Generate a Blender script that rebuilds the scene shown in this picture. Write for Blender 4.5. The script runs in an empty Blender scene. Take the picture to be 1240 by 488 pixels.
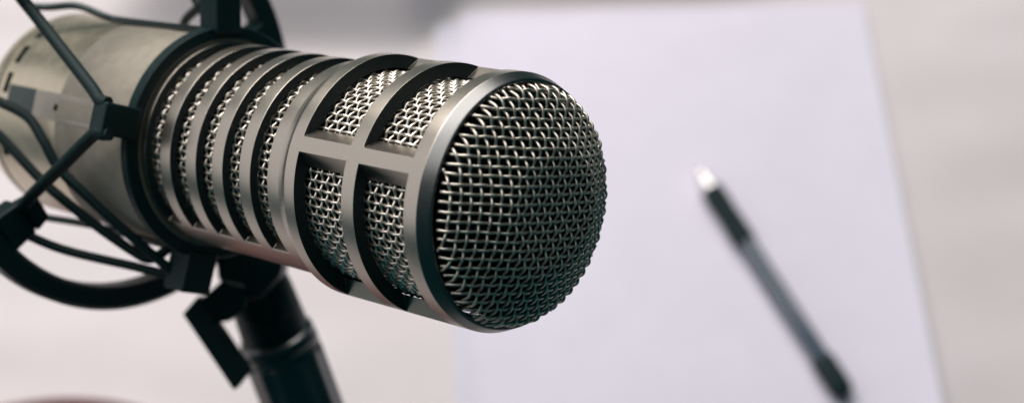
import bpy, bmesh, math, random
from mathutils import Matrix, Vector, noise
random.seed(7)
S = 0.001                                   # every length below is in millimetres
PI = math.pi
R = math.radians
sc = bpy.context.scene
C = sc.collection

# ------------------------------------------------------------------ helpers
def tag(o, label=None, cat=None, group=None, kind=None):
    if label: o['label'] = label
    if cat: o['category'] = cat
    if group: o['group'] = group
    if kind: o['kind'] = kind
    return o

def empty(name, mat):
    o = bpy.data.objects.new(name, None); C.objects.link(o)
    o.empty_display_size = 0.01
    o.matrix_world = mat
    return o

def finish(me, sharp=None, smooth=True):
    bm = bmesh.new(); bm.from_mesh(me)
    bmesh.ops.recalc_face_normals(bm, faces=bm.faces)
    for f in bm.faces: f.smooth = smooth
    if sharp is not None:
        for e in bm.edges:
            if len(e.link_faces) == 2 and e.calc_face_angle(0) > R(sharp): e.smooth = False
    bm.to_mesh(me); bm.free()

def mk(name, verts, faces, mat, parent=None, sharp=35, smooth=True, bevel=0, seg=2, ang=35, recalc=True):
    me = bpy.data.meshes.new(name)
    me.from_pydata([(v[0]*S, v[1]*S, v[2]*S) for v in verts], [], faces)
    if recalc:
        finish(me, None if bevel else sharp, smooth)
    else:
        me.polygons.foreach_set('use_smooth', [True]*len(me.polygons))
    me.materials.append(mat)
    o = bpy.data.objects.new(name, me); C.objects.link(o)
    if parent: o.parent = parent
    if bevel:
        b = o.modifiers.new('bevel', 'BEVEL'); b.width = bevel*S; b.segments = seg
        b.limit_method = 'ANGLE'; b.angle_limit = R(ang)
        wn = o.modifiers.new('normals', 'WEIGHTED_NORMAL'); wn.weight = 60; wn.keep_sharp = False
    return o

def lathe(profile, n=96, closed=False):
    """profile of (t, r) turned about local Z; closed joins last to first, else ends with r=0 become fans"""
    V, F = [], []
    m = len(profile)
    for t, r in profile:
        for k in range(n):
            a = 2*PI*k/n
            V.append((r*math.cos(a), r*math.sin(a), t))
    for i in range(m if closed else m-1):
        j = (i+1) % m
        for k in range(n):
            l = (k+1) % n
            F.append((i*n+k, i*n+l, j*n+l, j*n+k))
    if not closed:
        F.append(tuple(range(n-1, -1, -1)))
        F.append(tuple((m-1)*n+k for k in range(n)))
    return V, F

def cat_rom(pts, sub=8):
    P = [Vector(p) for p in pts]
    if len(P) == 2: return [P[0].lerp(P[1], k/sub) for k in range(sub+1)]
    out = []
    Q = [P[0]*2-P[1]] + P + [P[-1]*2-P[-2]]
    for i in range(1, len(Q)-2):
        a, b, c, d = Q[i-1], Q[i], Q[i+1], Q[i+2]
        for k in range(sub):
            t = k/sub
            out.append(0.5*((2*b)+(c-a)*t+(2*a-5*b+4*c-d)*t*t+(3*b-a-3*c+d)*t**3))
    out.append(P[-1])
    return out

def tube(path, rad, n=10, caps=True):
    """sweep a circle along a path; rad is a number or one number per point"""
    V, F = [], []
    P = [Vector(p) for p in path]
    m = len(P)
    prev = None
    for i, p in enumerate(P):
        t = (P[min(i+1, m-1)]-P[max(i-1, 0)]).normalized()
        if prev is None:
            prev = t.orthogonal().normalized()
        prev = (prev - t*prev.dot(t)).normalized()
        b = t.cross(prev)
        r = rad[i] if hasattr(rad, '__len__') else rad
        for k in range(n):
            a = 2*PI*k/n
            V.append(p + prev*(r*math.cos(a)) + b*(r*math.sin(a)))
    for i in range(m-1):
        for k in range(n):
            l = (k+1) % n
            F.append((i*n+k, i*n+l, (i+1)*n+l, (i+1)*n+k))
    if caps:
        F.append(tuple(range(n-1, -1, -1))); F.append(tuple((m-1)*n+k for k in range(n)))
    return V, F

def merge(*parts):
    V, F = [], []
    for v, f in parts:
        o = len(V); V += [tuple(p) for p in v]; F += [tuple(i+o for i in q) for q in f]
    return V, F

def hexa(c, ux, uy, uz, taper=(1, 1)):
    """box about centre c with half-axis vectors; taper scales the +uz end"""
    c, ux, uy, uz = Vector(c), Vector(ux), Vector(uy), Vector(uz)
    V = []
    for z in (-1, 1):
        s = taper if z > 0 else (1, 1)
        for x, y in ((-1, -1), (1, -1), (1, 1), (-1, 1)):
            V.append(c + ux*(x*s[0]) + uy*(y*s[1]) + uz*z)
    return V, [(3, 2, 1, 0), (4, 5, 6, 7), (0, 1, 5, 4), (1, 2, 6, 5), (2, 3, 7, 6), (3, 0, 4, 7)]

def pol(r, az, t):
    return Vector((r*math.cos(R(az)), r*math.sin(R(az)), t))

def rad_box(r0, r1, az, t, wt, tt, taper=(1, 1)):
    """block standing radially at azimuth az from r0 to r1; wt tangential width, tt axial length"""
    er = Vector((math.cos(R(az)), math.sin(R(az)), 0)); et = Vector((-er.y, er.x, 0)); ez = Vector((0, 0, 1))
    return hexa(er*((r0+r1)/2)+ez*t, et*(wt/2), ez*(tt/2), er*((r1-r0)/2), taper)

# ------------------------------------------------------------------ materials
def nodes(name):
    m = bpy.data.materials.new(name); m.use_nodes = True
    nt = m.node_tree
    return m, nt, nt.nodes['Principled BSDF']

def mat(name, col, rough=0.5, metal=0.0, spec=0.5, mottle=0.0, mscale=300, bump=0.0, bscale=1500, rvar=0.0, coat=0.0, tint=None, trans=0.0, detail=4):
    m, nt, b = nodes(name)
    L = nt.links.new
    b.inputs['Base Color'].default_value = (*col, 1)
    b.inputs['Roughness'].default_value = rough
    b.inputs['Metallic'].default_value = metal
    b.inputs['Specular IOR Level'].default_value = spec
    b.inputs['Coat Weight'].default_value = coat
    b.inputs['Transmission Weight'].default_value = trans
    tc = nt.nodes.new('ShaderNodeTexCoord')
    if mottle or rvar:
        n = nt.nodes.new('ShaderNodeTexNoise'); n.inputs['Scale'].default_value = mscale
        n.inputs['Detail'].default_value = detail; n.inputs['Roughness'].default_value = 0.6
        L(tc.outputs['Object'], n.inputs['Vector'])
        if mottle:
            r = nt.nodes.new('ShaderNodeMapRange')
            r.inputs['From Min'].default_value = 0.3; r.inputs['From Max'].default_value = 0.7
            L(n.outputs['Fac'], r.inputs['Value'])
            mx = nt.nodes.new('ShaderNodeMix'); mx.data_type = 'RGBA'
            t = tint or tuple(c*(1-mottle) for c in col)
            mx.inputs[6].default_value = (*t, 1)
            mx.inputs[7].default_value = (*[min(1, c*(1+mottle*0.4)) for c in col], 1)
            L(r.outputs['Result'], mx.inputs[0]); L(mx.outputs[2], b.inputs['Base Color'])
        if rvar:
            r2 = nt.nodes.new('ShaderNodeMapRange')
            r2.inputs['From Min'].default_value = 0.25; r2.inputs['From Max'].default_value = 0.75
            r2.inputs['To Min'].default_value = max(0.02, rough-rvar); r2.inputs['To Max'].default_value = min(1, rough+rvar)
            L(n.outputs['Fac'], r2.inputs['Value']); L(r2.outputs['Result'], b.inputs['Roughness'])
    if bump:
        n2 = nt.nodes.new('ShaderNodeTexNoise'); n2.inputs['Scale'].default_value = bscale
        n2.inputs['Detail'].default_value = 3
        L(tc.outputs['Object'], n2.inputs['Vector'])
        bp = nt.nodes.new('ShaderNodeBump'); bp.inputs['Strength'].default_value = bump; bp.inputs['Distance'].default_value = 0.0002
        L(n2.outputs['Fac'], bp.inputs['Height']); L(bp.outputs['Normal'], b.inputs['Normal'])
    return m

M_metal = mat('satin_nickel', (0.49, 0.445, 0.39), 0.32, 1.0, mottle=0.08, mscale=2500, bump=0.04, bscale=5000, rvar=0.03)
M_inner = mat('inner_shade_metal', (0.006, 0.016, 0.018), 0.45, 0.0, spec=0.25)  # dark colour that carries the shade inside the openings
M_rim = mat('rim_dark_reflection', (0.17, 0.172, 0.17), 0.34, 1.0, mottle=0.08, mscale=2500, rvar=0.04)  # nickel chamfer with its dark reflection put into the colour
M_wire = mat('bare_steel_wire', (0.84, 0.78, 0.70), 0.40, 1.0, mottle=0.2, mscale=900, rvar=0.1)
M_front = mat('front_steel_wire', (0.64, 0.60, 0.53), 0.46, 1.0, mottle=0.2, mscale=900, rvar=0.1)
M_body = mat('blasted_nickel', (0.33, 0.30, 0.25), 0.60, 0.4, mottle=0.13, mscale=330, bump=0.4, bscale=1600, rvar=0.06)
M_cap = mat('polished_nickel', (0.66, 0.58, 0.45), 0.33, 0.9, mottle=0.08, mscale=200, rvar=0.06)
M_black = mat('black_plastic', (0.0010, 0.0150, 0.0170), 0.45, 0, spec=0.30, bump=0.25, bscale=900, rvar=0.1, mscale=300)
M_dark = mat('dark_foam', (0.0006, 0.0040, 0.0046), 0.95, 0, spec=0.05)
M_rub = mat('black_rubber', (0.0010, 0.0140, 0.0155), 0.6, 0, spec=0.25, bump=0.3, bscale=1800)
M_rod = mat('dark_steel_rod', (0.05, 0.065, 0.065), 0.35, 1.0, rvar=0.1)
M_tube = mat('black_lacquered_tube', (0.012, 0.024, 0.030), 0.32, 0, spec=0.8, coat=0.5, rvar=0.08, mscale=120, bump=0.05, bscale=400)
M_paper = mat('white_paper', (0.745, 0.715, 0.83), 0.85, 0, spec=0.2, mottle=0.03, mscale=40)
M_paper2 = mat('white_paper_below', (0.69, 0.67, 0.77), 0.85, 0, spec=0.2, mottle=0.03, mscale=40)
M_steel = mat('bright_steel', (0.85, 0.82, 0.82), 0.30, 0.6)
M_red = mat('red_glaze', (0.14, 0.032, 0.030), 0.4, 0, mottle=0.2, mscale=60)
M_clear = mat('smoky_clear_plastic', (0.045, 0.08, 0.125), 0.18, 0, trans=0.3)
M_ink = mat('ink_refill', (0.010, 0.022, 0.045), 0.4, 0)
M_plate = mat('grey_plate', (0.44, 0.41, 0.36), 0.5, 0.85, mottle=0.12, mscale=250, bump=0.15, bscale=1500)
M_pdark = mat('dark_plate', (0.055, 0.075, 0.075), 0.5, 0.3)

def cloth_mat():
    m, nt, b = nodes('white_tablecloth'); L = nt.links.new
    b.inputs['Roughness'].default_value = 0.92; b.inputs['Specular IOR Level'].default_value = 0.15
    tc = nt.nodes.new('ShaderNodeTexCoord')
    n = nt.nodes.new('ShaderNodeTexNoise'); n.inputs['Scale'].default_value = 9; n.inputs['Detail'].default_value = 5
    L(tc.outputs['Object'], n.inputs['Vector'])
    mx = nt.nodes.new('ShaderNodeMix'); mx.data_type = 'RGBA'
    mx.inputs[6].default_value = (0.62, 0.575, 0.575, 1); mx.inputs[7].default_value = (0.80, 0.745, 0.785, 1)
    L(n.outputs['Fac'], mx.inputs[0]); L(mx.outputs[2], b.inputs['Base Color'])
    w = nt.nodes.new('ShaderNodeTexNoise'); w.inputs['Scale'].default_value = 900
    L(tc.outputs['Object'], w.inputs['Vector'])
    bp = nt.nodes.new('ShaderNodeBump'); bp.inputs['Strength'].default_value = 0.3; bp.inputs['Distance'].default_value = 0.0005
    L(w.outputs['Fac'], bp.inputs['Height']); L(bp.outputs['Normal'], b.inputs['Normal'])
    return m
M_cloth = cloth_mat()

# ------------------------------------------------------------------ camera
CAM = Matrix(((0.99925339, -0.01898036, -0.03365141), (0.0, 0.87100600, -0.49127237), (0.03863511, 0.49090558, 0.87035570)))
cam = bpy.data.cameras.new('camera'); cam_o = bpy.data.objects.new('camera', cam); C.objects.link(cam_o)
mw = CAM.to_4x4(); mw.translation = (0, 0, 0.696); cam_o.matrix_world = mw
cam.sensor_width = 36; cam.lens = 58.06
cam.clip_start = 0.02; cam.clip_end = 50
cam.dof.use_dof = True; cam.dof.focus_distance = 0.342; cam.dof.aperture_fstop = 9.8; cam.dof.aperture_blades = 0
sc.camera = cam_o

# ------------------------------------------------------------------ table with a wrinkled white cloth
def gauss(x, y, cx, cy, sx, sy, ang=0):
    c, s = math.cos(R(ang)), math.sin(R(ang))
    dx, dy = x-cx, y-cy
    u, v = c*dx+s*dy, -s*dx+c*dy
    return math.exp(-0.5*((u/sx)**2+(v/sy)**2))

def cloth_z(x, y):
    z = 0.0
    z += 2.6*(noise.noise(Vector((x*0.010, y*0.028, 3.1)))-0.2)
    z += 0.5*noise.noise(Vector((x*0.03, y*0.06, 7.7)))
    z -= 1.3
    # the sheets press the cloth flat where they lie
    k = 1/(1+math.exp(-(x-232)/9.0)) + 1/(1+math.exp((x+25)/9.0)) + 1/(1+math.exp(-(y-530)/6.0))
    z *= min(1, k)
    # fold added behind the paper, its steep slope standing in for a soft shadow
    y0 = 480+26/(1+math.exp(-(x+12)/4.5))+0.055*max(x, 0)
    t = max(0, y-y0)/26
    t = min(1, t); t = t*t*(3-2*t)
    z += 32*t/(1+math.exp((x-165)/16.0))*(0.12+0.88/(1+math.exp(-(x+165)/9.0)))
    return z - 0.35

nx, ny = 190, 150
V, F = [], []
for j in range(ny+1):
    for i in range(nx+1):
        x = -620+1240*i/nx; y = -80+860*j/ny
        V.append((x, y, cloth_z(x, y)))
for j in range(ny):
    for i in range(nx):
        a = j*(nx+1)+i
        F.append((a, a+1, a+nx+2, a+nx+1))
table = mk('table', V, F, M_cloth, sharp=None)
tag(table, 'pale table top under a faintly creased white cloth, below everything else', 'table')

# ------------------------------------------------------------------ paper
def sheet(name, corner, ux, w, l, z0, m, lift, thick=0.12):
    ux = Vector(ux).normalized(); uy = Vector((ux.y, -ux.x, 0))
    nu, nv = 42, 60
    V, F = [], []
    for side in (1, 0):
        for j in range(nv+1):
            for i in range(nu+1):
                u, v = i/nu, j/nv
                p = Vector((corner[0], corner[1], 0))+ux*(w*u)+uy*(l*v)
                V.append((p.x, p.y, z0+lift(u, v)+(thick if side else 0)))
    n1 = (nu+1)*(nv+1)
    def idx(i, j, s): return (0 if s else n1)+j*(nu+1)+i
    for j in range(nv):
        for i in range(nu):
            F.append((idx(i, j, 1), idx(i+1, j, 1), idx(i+1, j+1, 1), idx(i, j+1, 1)))
            F.append((idx(i, j, 0), idx(i, j+1, 0), idx(i+1, j+1, 0), idx(i+1, j, 0)))
    for i in range(nu):
        F.append((idx(i, 0, 1), idx(i, 0, 0), idx(i+1, 0, 0), idx(i+1, 0, 1)))
        F.append((idx(i, nv, 1), idx(i+1, nv, 1), idx(i+1, nv, 0), idx(i, nv, 0)))
    for j in range(nv):
        F.append((idx(0, j, 1), idx(0, j+1, 1), idx(0, j+1, 0), idx(0, j, 0)))
        F.append((idx(nu, j, 1), idx(nu, j, 0), idx(nu, j+1, 0), idx(nu, j+1, 1)))
    return mk(name, V, F, m, sharp=50)
def lift_top(u, v):
    return 3.2*max(0, u-0.80)**2/0.04*(0.35+0.9*v) + 0.8*max(0, 0.12-u)**2/0.0144 + 0.15*math.sin(3*u+2*v)**2
def lift_low(u, v):
    return 0.5*max(0, 0.12-u)**2/0.0144
under = sheet('paper_sheet', (-13.2, 496.0), (1, 0.070, 0), 210, 297, 0.15, M_paper2, lift_low)
tag(under, 'lower white sheet of paper, its left edge peeping out from under the other sheet', 'paper', 'white sheets of paper on the table')
top = sheet('paper_sheet', (0.9, 503.0), (1, 0.0556, 0), 210, 297, 0.85, M_paper, lift_top)
tag(top, 'upper white sheet of paper, blank, with the pen lying on it', 'paper', 'white sheets of paper on the table')

# ------------------------------------------------------------------ pen
pa = Vector((115.3, 413.6)); pb = Vector((180.2, 287.4))
pdir = (pb-pa).normalized()
pz = Vector((pdir.x, pdir.y, 0)); px = Vector((-pdir.y, pdir.x, 0))
pm = Matrix.Identity(4)
for k, v in enumerate((px, Vector((0, 0, 1)).cross(px)*0+pz.cross(px), pz)):
    pm[0][k], pm[1][k], pm[2][k] = v
pm.translation = Vector((pa.x*S, pa.y*S, 6.35*S))
pen = empty('pen', pm)
tag(pen, 'clear smoky ballpoint pen with black grip lying slantwise on the paper', 'pen')
mk('tip', *lathe([(0, 0.5), (2.2, 0.6), (2.6, 1.3), (8, 2.6), (15, 4.2), (16.5, 4.6), (17.5, 4.6)], 40), M_steel, pen, sharp=50)
mk('grip', *lathe([(17.5, 4.3), (17.7, 5.4), (24, 5.6), (32, 5.3), (42, 5.6), (49.6, 5.6), (50, 4.4)], 40), M_rub, pen, sharp=50)
mk('barrel', *lathe([(50, 4.3), (50.4, 4.5), (117, 4.5), (117, 3.4), (50, 3.4)], 40, closed=True), M_clear, pen, sharp=50)
mk('refill', *lathe([(50, 2.6), (117, 2.6)], 24), M_ink, pen, sharp=50)
mk('end_cap', *lathe([(117, 4.3), (117.2, 5.7), (132.5, 5.7), (135.4, 5.1), (137.2, 3.5), (138.0, 1.4)], 40), M_black, pen, sharp=50)

# ------------------------------------------------------------------ red dish, only its far rim reaches the frame
dm = Matrix.Translation(Vector((-165, 170.0, 0))*S)
dish = empty('dish', dm)
tag(dish, 'dark red round dish whose far rim just shows at the bottom left', 'dish')
prof = [(0.5, 62), (2, 66), (10, 92), (17, 108), (18.5, 110), (19.2, 109.2), (17.8, 106), (11, 90), (4, 66), (3.5, 40), (3.5, 1)]
mk('bowl', *lathe(prof, 128), M_red, dish, sharp=40)
mk('foot', *lathe([(-0.2, 58), (-0.2, 61), (0.6, 63), (0.6, 57)], 96, closed=True), M_red, dish, sharp=40)

# ------------------------------------------------------------------ microphone (local Z is its axis, front outwards; X looks to the camera side)
MIC = Matrix(((-0.671257, 0.185452, 0.717650), (-0.253099, 0.852656, -0.457076), (0.696674, 0.488452, 0.525414))).to_4x4()
MIC.translation = Vector((11.07, 165.46, 402.11))*S
mic = empty('microphone', MIC)
tag(mic, 'champagne metal broadcast microphone with woven wire mesh front and slotted barrel', 'microphone')

def shell(ts, outer, inner, azs, solid, flare=lambda a: a):
    """hollow cast tube from a (t, azimuth) grid; cells where solid() is false are openings cut right through"""
    nt_, na = len(ts), len(azs)
    V = []
    for i, t in enumerate(ts):
        for r in (outer[i], inner[i]):
            for a in azs:
                b = flare(a) if r == inner[i] else a
                V.append((r*math.cos(R(b)), r*math.sin(R(b)), t))
    def ix(i, s, k): return (i*2+s)*na+(k % na)
    def so(i, k):
        if i < 0 or i >= nt_-1: return False
        a0, a1 = azs[k % na], azs[(k+1) % na]
        if a1 < a0: a1 += 360
        return solid(0.5*(ts[i]+ts[i+1]), (0.5*(a0+a1)+180) % 360-180)
    F = []
    for i in range(nt_-1):
        for k in range(na):
            if not so(i, k): continue
            F.append((ix(i, 0, k), ix(i, 0, k+1), ix(i+1, 0, k+1), ix(i+1, 0, k)))
            F.append((ix(i, 1, k), ix(i+1, 1, k), ix(i+1, 1, k+1), ix(i, 1, k+1)))
            if not so(i-1, k): F.append((ix(i, 0, k), ix(i, 1, k), ix(i, 1, k+1), ix(i, 0, k+1)))
            if not so(i+1, k): F.append((ix(i+1, 0, k), ix(i+1, 0, k+1), ix(i+1, 1, k+1), ix(i+1, 1, k)))
            if not so(i, k-1): F.append((ix(i, 0, k), ix(i+1, 0, k), ix(i+1, 1, k), ix(i, 1, k)))
            if not so(i, k+1): F.append((ix(i, 0, k+1), ix(i, 1, k+1), ix(i+1, 1, k+1), ix(i+1, 0, k+1)))
    used = sorted({i for f in F for i in f}); mp = {u: n for n, u in enumerate(used)}
    return [V[u] for u in used], [tuple(mp[i] for i in f) for f in F]

def az_list(special, step=2.5):
    s = sorted({round(a % 360, 4) for a in special})
    out = []
    for a, b in zip(s, s[1:]+[s[0]+360]):
        n = max(1, round((b-a)/step))
        out += [(a+(b-a)*k/n) for k in range(n)]
    return [a % 360 for a in sorted(x % 360 for x in out)]

# front cage: three hoops and four ribs, with a chamfered front ring
RIB, RW = 6.82, 3.47
ribs = [RIB+90*k for k in range(4)]
azs = az_list([r+s for r in ribs for s in (-RW, RW)])
prof = [(-44.2, 24.48, 22.3), (-43.2, 24.52, 22.3), (-42.4, 24.68, 22.4), (-41.6, 25.0, 22.6), (-40.9, 25.5, 23.0), (-40.4, 26.0, 23.4), (-40.0, 26.5, 23.6), (-39.75, 26.8, 23.7), (-39.5, 26.96, 23.7), (-39.2, 27.0, 24.0), (-38.6, 27.0, 24.0),
        (-36.12, 27, 24.0), (-28.9, 27, 24.0), (-21.64, 27, 24.0), (-17.94, 27, 24.0), (-10.8, 27, 24.0), (-3.62, 27, 24.0),
        (-1.5, 27, 25.15), (-0.12, 27, 25.15), (-0.03, 26.99, 25.15), (0.06, 26.96, 25.15), (0.16, 26.91, 25.15), (2.35, 25.98, 25.15), (2.6, 25.85, 25.15), (2.75, 25.72, 25.15), (2.81, 25.5, 25.2)]
def cage_solid(t, a):
    if -36.12 < t < -21.64 or -17.94 < t < -3.62:
        return any(abs((a-r+180) % 360-180) < RW for r in ribs)
    return True
def rib_flare(a):
    """the ribs widen towards the bore"""
    k = round((a-RIB)/90); d = a-RIB-90*k; m = abs(d)
    w = m*9.6/RW if m < RW else 9.6+(m-RW)*(45-9.6)/(45-RW)
    return RIB+90*k+math.copysign(w, d)
v, f = shell([p[0] for p in prof], [p[1] for p in prof], [p[2] for p in prof], azs, cage_solid, rib_flare)
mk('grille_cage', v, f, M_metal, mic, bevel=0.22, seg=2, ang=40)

def shade_openings(o):
    """paints shade as dark colour on bore, hoop flanks and down-facing rib flanks"""
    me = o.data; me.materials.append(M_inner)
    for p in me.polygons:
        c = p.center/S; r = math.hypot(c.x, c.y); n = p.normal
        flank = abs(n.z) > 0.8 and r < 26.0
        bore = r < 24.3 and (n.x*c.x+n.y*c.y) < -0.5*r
        if abs(n.z) < 0.3 and r < 26.0 and n.y < -0.5 and abs(n.x*c.x+n.y*c.y) < 0.6*r: flank = True  # rib flanks facing down get the painted shade too
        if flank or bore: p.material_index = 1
shade_openings(bpy.data.objects['grille_cage'])
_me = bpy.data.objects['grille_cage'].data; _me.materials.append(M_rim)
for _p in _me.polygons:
    if _p.center.z/S > 0.02: _p.material_index = 2          # the chamfer's dark reflection is painted on as a darker metal

# slotted barrel: five long slots on each side
T0, PIT, SW = -47.95, 9.54, 5.6
slots = [(T0-k*PIT-SW, T0-k*PIT) for k in range(5)]
spans = [(-56.8, 122.0), (149.0, 276.0)]
azs = az_list([s for sp in spans for s in sp])
ts = sorted({-93.6, -92.6, -43.0} | {t for s in slots for t in s})
def barrel_solid(t, a):
    if not any(s0 < t < s1 for s0, s1 in slots): return True
    return not any(s0 < a < s1 or s0 < a+360 < s1 for s0, s1 in spans)
v, f = shell(ts, [24.47]*len(ts), [22.4]*len(ts), azs, barrel_solid)
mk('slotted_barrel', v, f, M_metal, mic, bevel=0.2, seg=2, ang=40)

shade_openings(bpy.data.objects['slotted_barrel'])

# woven wire: plain weave of real round wires
def weave_cyl(r, t0, t1, n_ax, n_ci, wr, amp, sub=6, sides=6):
    parts = []
    dt = (t1-t0)/(n_ci-1); da = 2*PI/n_ax
    for k in range(n_ax):
        a = k*da+random.uniform(-0.03, 0.03)*da
        path = []
        for j in range((n_ci-1)*sub+1):
            ph = j/sub
            rr = r+0.62*amp*math.cos(PI*ph)*(1 if k % 2 == 0 else -1)
            path.append((rr*math.cos(a), rr*math.sin(a), t0+dt*ph))
        parts.append(tube(path, wr, sides))
    for j in range(n_ci):
        V, F = [], []
        n = n_ax*sub; tj = t0+dt*j+random.uniform(-0.04, 0.04)
        for i in range(n):
            ph = i/sub; a = ph*da
            rr = r-1.0*amp*math.cos(PI*ph)*(1 if j % 2 == 0 else -1)
            for s in range(sides):
                b = 2*PI*s/sides
                q = rr+wr*math.cos(b)
                V.append((q*math.cos(a), q*math.sin(a), tj+wr*math.sin(b)))
        for i in range(n):
            for s in range(sides):
                i2, s2 = (i+1) % n, (s+1) % sides
                F.append((i*sides+s, i2*sides+s, i2*sides+s2, i*sides+s2))
        parts.append((V, F))
    return merge(*parts)
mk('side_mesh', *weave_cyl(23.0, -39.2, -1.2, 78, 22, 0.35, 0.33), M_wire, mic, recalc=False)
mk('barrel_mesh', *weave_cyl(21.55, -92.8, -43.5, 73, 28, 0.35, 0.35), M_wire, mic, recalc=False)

def _profile():
    """height of the pressed front mesh over radius: nearly flat centre, sloping shoulder, short rolled skirt"""
    n = 520; d = 0.05; h = [0.0]
    for k in range(n):
        r = (k+0.5)*d
        q = min(1, max(0, (r-10.5)/4.5)); q = q*q*(3-2*q)
        sl = 0.09*min(r, 11)/11 + 0.47*q
        if r > 23.2: sl += 1.25*(r-23.2)**1.2
        h.append(h[-1]-sl*d)
    off = 6.0-h[int(23.0/d)]
    return [v+off for v in h]
DOME = _profile()
def dome(r):
    x = min(r, 25.9)/0.05; k = int(x)
    return DOME[k]+(DOME[k+1]-DOME[k])*(x-k)
def dome_n(x, y):
    e = 0.05
    def h(a, b): return dome(math.hypot(a, b))
    g = Vector((-(h(x+e, y)-h(x-e, y))/(2*e), -(h(x, y+e)-h(x, y-e))/(2*e), 1))
    return g.normalized()
def weave_dome(rmax, pitch, wr, amp, rot, sub=7, sides=7):
    parts = []
    N = int(rmax/pitch)
    c, s = math.cos(R(rot)), math.sin(R(rot))
    for d in (0, 1):
        for k in range(-N, N+1):
            u = k*pitch+random.uniform(-0.05, 0.05)
            if abs(u) > rmax-0.5: continue
            half = math.sqrt(rmax**2-u*u)
            j0 = math.ceil(-half/pitch*sub); j1 = math.floor(half/pitch*sub)
            path = []
            wob = random.uniform(0, 6)
            for j in range(j0, j1+1):
                vv = j/sub*pitch
                uu = u+0.05*math.sin(vv*0.6+wob)
                x, y = (uu, vv) if d == 0 else (vv, uu)
                x, y = c*x-s*y, s*x+c*y
                sg = math.cos(PI*j/sub)*(1 if (k+d) % 2 == 0 else -1)
                p = Vector((x, y, dome(math.hypot(x, y))))+dome_n(x, y)*(amp*sg*(1.2 if d == 0 else 0.75))
                path.append(p)
            if len(path) > 3: parts.append(tube(path, wr, sides))
    return merge(*parts)
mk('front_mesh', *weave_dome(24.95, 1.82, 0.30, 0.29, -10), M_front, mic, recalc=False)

core = [(-93.4, 20.1), (-43.8, 20.1), (-42.0, 21.0), (1.0, 21.2), (1.0, 23.4), (2.2, 23.4)]
core += [(dome(r)-1.6, r) for r in (22.4, 21, 19, 16.5, 14, 12, 9, 4.5, 0.6)]
mk('foam_core', *lathe(core, 96), M_dark, mic, sharp=50)

# rear body, rear cap, plate with a hex screw, black slots
mk('rear_body', *lathe([(-126, 20), (-126, 26.5), (-125.7, 26.75), (-100, 26.7), (-94.4, 26.5), (-93.7, 26.1), (-93.7, 20)], 160, closed=True), M_body, mic, sharp=25)
cap = mk('rear_cap', *lathe([(-164.0, 10), (-164.0, 19.0), (-163.3, 21.6), (-161.8, 23.8), (-159.4, 25.4), (-156.6, 26.2), (-154.4, 26.4), (-154.0, 25.8), (-153.6, 25.8), (-153.2, 26.4),
        (-126.1, 26.4), (-126.1, 12)], 160), M_cap, mic, sharp=30)
for a in (26, 8.5, -27, 44.5):
    v, f = rad_box(25.2, 26.48, a, -150.4, 5.4, 2.3)
    mk('vent_slot', v, f, M_dark, cap, bevel=0.3, seg=2)
pl = mk('label_plate', *hexa((26.30, 0.2, -121.5), (0.33, 0, 0), (0, 3.4, 0), (0, 0, 14.8)), M_plate, mic, bevel=0.15)
mk('plate_end', *hexa((26.28, 0.2, -142.4), (0.33, 0, 0), (0, 3.4, 0), (0, 0, 6.0)), M_pdark, mic, bevel=0.15)
v, f = [], []
for z in (26.5, 26.75):
    for k in range(6): v.append((z, 0.1+0.95*math.cos(PI/3*k), -126.3+0.95*math.sin(PI/3*k)))
f = [tuple(range(6)), tuple(range(11, 5, -1))]+[(k, 6+k, 6+(k+1) % 6, (k+1) % 6) for k in range(6)]
mk('screw', v, f, M_dark, pl)

# ------------------------------------------------------------------ spider shock mount
mount = empty('shock_mount', MIC.copy())
tag(mount, 'black elastic shock mount with an outer hoop and stretched cords around the microphone', 'shock mount')
ring = [(-96.2, 26.65), (-96.2, 27.9), (-95.8, 28.3), (-93.6, 28.3), (-93.2, 27.9), (-93.2, 25.3), (-93.9, 25.3), (-94.0, 26.65)]
mk('inner_ring', *lathe(ring, 160, closed=True), M_black, mount, sharp=40)
for a, t, r1, w, tt in ((0, -94.6, 36.4, 7.6, 5.6), (75, -95.2, 42.5, 7.4, 7.0), (-90, -96.6, 37.0, 8.6, 8.0), (180, -95, 38, 7.2, 6)):
    lug = mk('lug', *rad_box(26.7, r1, a, t, w, tt, (0.98, 0.95)), M_black, mount, bevel=0.55, seg=3)
hp = [(-135.6, 47.0), (-135.6, 51.2), (-134.6, 52.2), (-129.4, 52.2), (-128.4, 51.2), (-128.4, 47.0), (-129.4, 46.0), (-134.6, 46.0)]
hv, hf = lathe(hp, 192, closed=True)
mk('outer_hoop', [(x+3.2, y+3.8, z) for x, y, z in hv], hf, M_black, mount, sharp=40)
for a, r0 in ((-46, 33.6), (40, 42.5), (140, 36), (226, 36)):
    h0 = math.hypot(45.6*math.cos(R(a))+2.2, 45.6*math.sin(R(a))+3.8)
    b1 = rad_box(r0+4.5, h0+1, a, -131.6, 9.2, 6.4, (1.12, 1.0))
    b2 = rad_box(r0, r0+4.5, a, -130.2, 6.6, 5.2, (1.25, 1.1))
    mk('cord_post', *merge(b1, b2), M_black, mount, bevel=0.7, seg=3)

def cord(pts, r=1.05, m=None, name='elastic_cord', sub=8):
    return mk(name, *tube(cat_rom(pts, sub), r, 12), m or M_rub, mount, sharp=60)
# front lug to the two near posts, wrapped over the lug's tip
cord([(40.6, 27.3, -135.5), (38.9, 23.6, -130.5), (37.2, 20.0, -125.5), (35.8, 7.0, -101.5), (35.4, 3.9, -96.6), (35.0, 3.5, -93.6)], 1.5)
cord([(34.2, -3.2, -91.6), (34.8, -3.6, -93.6), (35.0, -4.2, -96.6), (32.6, -13.4, -110.5), (30.2, -22.5, -124.2), pol(38.5, -44, -131)], 1.55)
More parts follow.
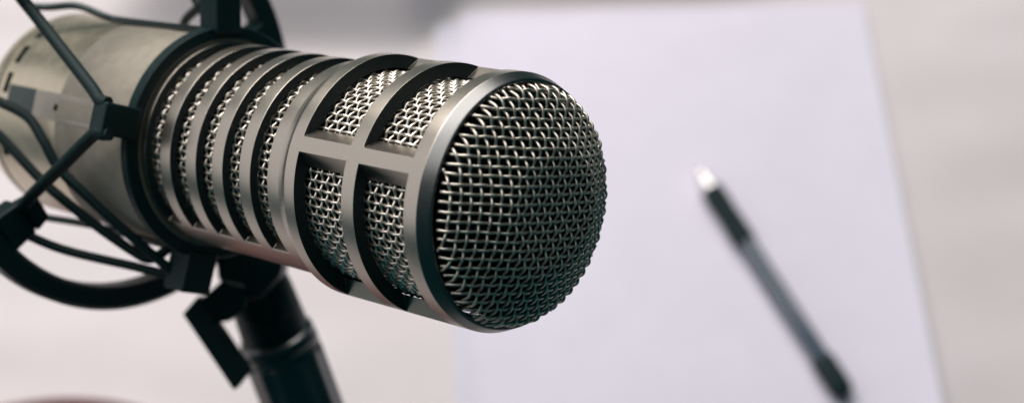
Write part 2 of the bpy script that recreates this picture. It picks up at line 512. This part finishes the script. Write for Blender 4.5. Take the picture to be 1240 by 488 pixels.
# near lower post to the bottom lug
cord([pol(41, -50, -131.4), (18.0, -33.6, -123), (6.5, -34.0, -108.4), (-0.2, -34.4, -98)], 1.15)
# upper post to the top lug
cord([pol(44, 44, -131), pol(41.5, 62, -112), pol(39.0, 72, -98)], 1.3)
# the long pair that passes in front of the body down to the bottom lug
cord([(39.2, 0.1, -146.2), (34.7, -1.4, -137.9), (32.2, -3.6, -128.6), (30.4, -8.3, -122.9), (27.2, -14.0, -119.0), (21.5, -19.4, -112.9), (14.8, -24.8, -107.3), (4.6, -32.0, -100.2), (-1.3, -35.6, -96.7)], 1.25)
cord([(36.5, -4.3, -149.1), (32.0, -9.6, -139.3), (25.4, -18.3, -126.8), (16.8, -25.2, -117.1), (9.2, -30.1, -108.7), (6.4, -31.2, -105.2), (4.2, -28.9, -102.9), (2.6, -24.8, -100.4)], 1.25)
# crossing pair above the body
cord([pol(44.8, 97, -131), (-3.0, 33.2, -119.5), (-7.5, 28.2, -113), (-14.5, 24.5, -107)], 1.2)
cord([(7.0, 38.0, -101.5), (-3.4, 32.6, -119.0), (-9.0, 29.0, -131), (-16, 25, -140)], 1.2)
# wire cradle rods running back from the inner ring
mk('cradle_rod', *tube(cat_rom([(24.0, 23.8, -150.0), (21.1, 24.6, -146.7), (17.6, 26.2, -139.8), (14.2, 24.9, -132.5), (12.6, 24.6, -128.0), (11.0, 24.9, -112), (11.0, 25.2, -95.4)], 8), 0.95, 10), M_rod, mount, sharp=60)
mk('cradle_rod', *tube(cat_rom([(12.5, -29.2, -153), (11.2, -28.2, -146.0), (5.9, -27.3, -132.5), (2.6, -27.5, -121), (2.2, -27.2, -95.5)], 8), 0.95, 10), M_rod, mount, sharp=60)

# ------------------------------------------------------------------ microphone stand: tube, collar, swivel and locking lever
B = Vector((48.98, 5.40, 0.0)); top_p = Vector((-50.91, 198.53, 268.38))
ax = (top_p-B).normalized()
xx = Vector((1, 0, 0)); xx = (xx-ax*xx.dot(ax)).normalized(); yy = ax.cross(xx)
sm = Matrix.Identity(4)
for k, vv in enumerate((xx, yy, ax)): sm[0][k], sm[1][k], sm[2][k] = vv
sm.translation = B*S
stand = empty('microphone_stand', sm)
tag(stand, 'black tubular stand with collar and locking lever below the hoop', 'stand')
L0 = (top_p-B).length
inv = sm.copy(); inv.translation = B; inv = inv.inverted()
def ls(p): return inv @ Vector(p)
tv, tf = lathe([(6, 11.5), (L0-9.5, 11.2), (L0-8.0, 11.1), (L0-7.4, 10.7), (L0-7.4, 5)], 144)
tv = [(x*(1+0.022*math.cos(12*math.atan2(y, x))), y*(1+0.022*math.cos(12*math.atan2(y, x))), z) for x, y, z in tv]   # shallow flutes
mk('tube', tv, tf, M_tube, stand, sharp=35)
mk('collar', *lathe([(L0-7.3, 5), (L0-7.3, 10.4), (L0-6.9, 11.1), (L0-4.6, 11.1), (L0-4.2, 10.3), (L0-3.8, 10.3), (L0-3.4, 11.0), (L0-1.6, 10.7), (L0-0.9, 10.0), (L0-0.7, 9.3), (L0-0.7, 5)], 64, closed=True), M_tube, stand, sharp=35)
mk('neck', *lathe([(L0-0.6, 5), (L0-0.6, 9.5), (L0+1.0, 9.7), (L0+6.6, 9.4), (L0+7.2, 8.9), (L0+7.6, 8.9), (L0+8.2, 9.4), (L0+14, 9.0), (L0+17, 7.5), (L0+18.5, 4)], 64), M_black, stand, sharp=35)
mk('foot_plug', *lathe([(0, 12.6), (9, 12.6), (10, 11.7)], 64), M_rub, stand, sharp=35)
def slab(pts, th):
    """flat plate from an outline (world millimetres) given a thickness along its normal"""
    P = [Vector(p) for p in pts]
    n = (P[1]-P[0]).cross(P[2]-P[1]).normalized()*th/2
    V = [ls(p+n) for p in P]+[ls(p-n) for p in P]; k = len(P)
    return V, [tuple(range(k)), tuple(range(2*k-1, k-1, -1))]+[(i, k+i, k+(i+1) % k, (i+1) % k) for i in range(k)]
mk('swivel', *slab([(-66.04, 215.88, 291.38), (-47.07, 212.9, 290.43), (-46.71, 206.94, 287.08), (-52.95, 200.59, 283.25), (-60.47, 200.59, 282.96), (-64.46, 205.95, 285.83)], 13), M_black, stand, bevel=1.6, seg=3)
lever = mk('locking_lever', *slab([(-73.31, 194.62, 285.99), (-69.14, 198.93, 288.58), (-55.03, 181.09, 279.06), (-58.98, 176.59, 276.36)], 8.0), M_black, stand, bevel=0.6, seg=2)
mk('lever_arm', *slab([[-70.37, 197.21, 286.41], [-62.84, 203.1, 290.03], [-56.5, 201.73, 289.5], [-56.38, 196.42, 286.51], [-61.04, 193.28, 284.56], [-64.87, 192.89, 284.19]], 7), M_black, lever, bevel=0.8, seg=2)

# ------------------------------------------------------------------ light: a wide window beyond the table, a weaker one to the left, dim room
w = bpy.data.worlds.new('World'); sc.world = w; w.use_nodes = True
bg = w.node_tree.nodes['Background']
bg.inputs['Color'].default_value = (0.03, 0.50, 0.56, 1); bg.inputs['Strength'].default_value = 0.095
def area(name, loc, target, sx, sy, power, col):
    l = bpy.data.lights.new(name, 'AREA'); l.shape = 'RECTANGLE'; l.size = sx; l.size_y = sy
    l.energy = power; l.color = col
    o = bpy.data.objects.new(name, l); C.objects.link(o)
    o.location = loc
    o.rotation_euler = (Vector(target)-Vector(loc)).to_track_quat('-Z', 'Y').to_euler()
    return o
area('window_light', (-0.28, 1.05, 1.02), (0.0, 0.25, 0.2), 1.1, 0.8, 17, (1.0, 0.93, 0.885))
area('lamp_front', (-0.40, 0.46, 1.38), (0.0, 0.17, 0.25), 0.9, 0.9, 6.1, (1.0, 0.955, 0.93))
area('side_light', (-0.86, 0.30, 0.52), (-0.02, 0.22, 0.25), 0.9, 0.8, 1.9, (1.0, 0.925, 0.93))

sc.view_settings.view_transform = 'Standard'; sc.view_settings.look = 'None'
sc.view_settings.exposure = 0; sc.view_settings.gamma = 1
sc.render.engine = 'CYCLES'
sc.cycles.use_denoising = True
sc.cycles.max_bounces = 8
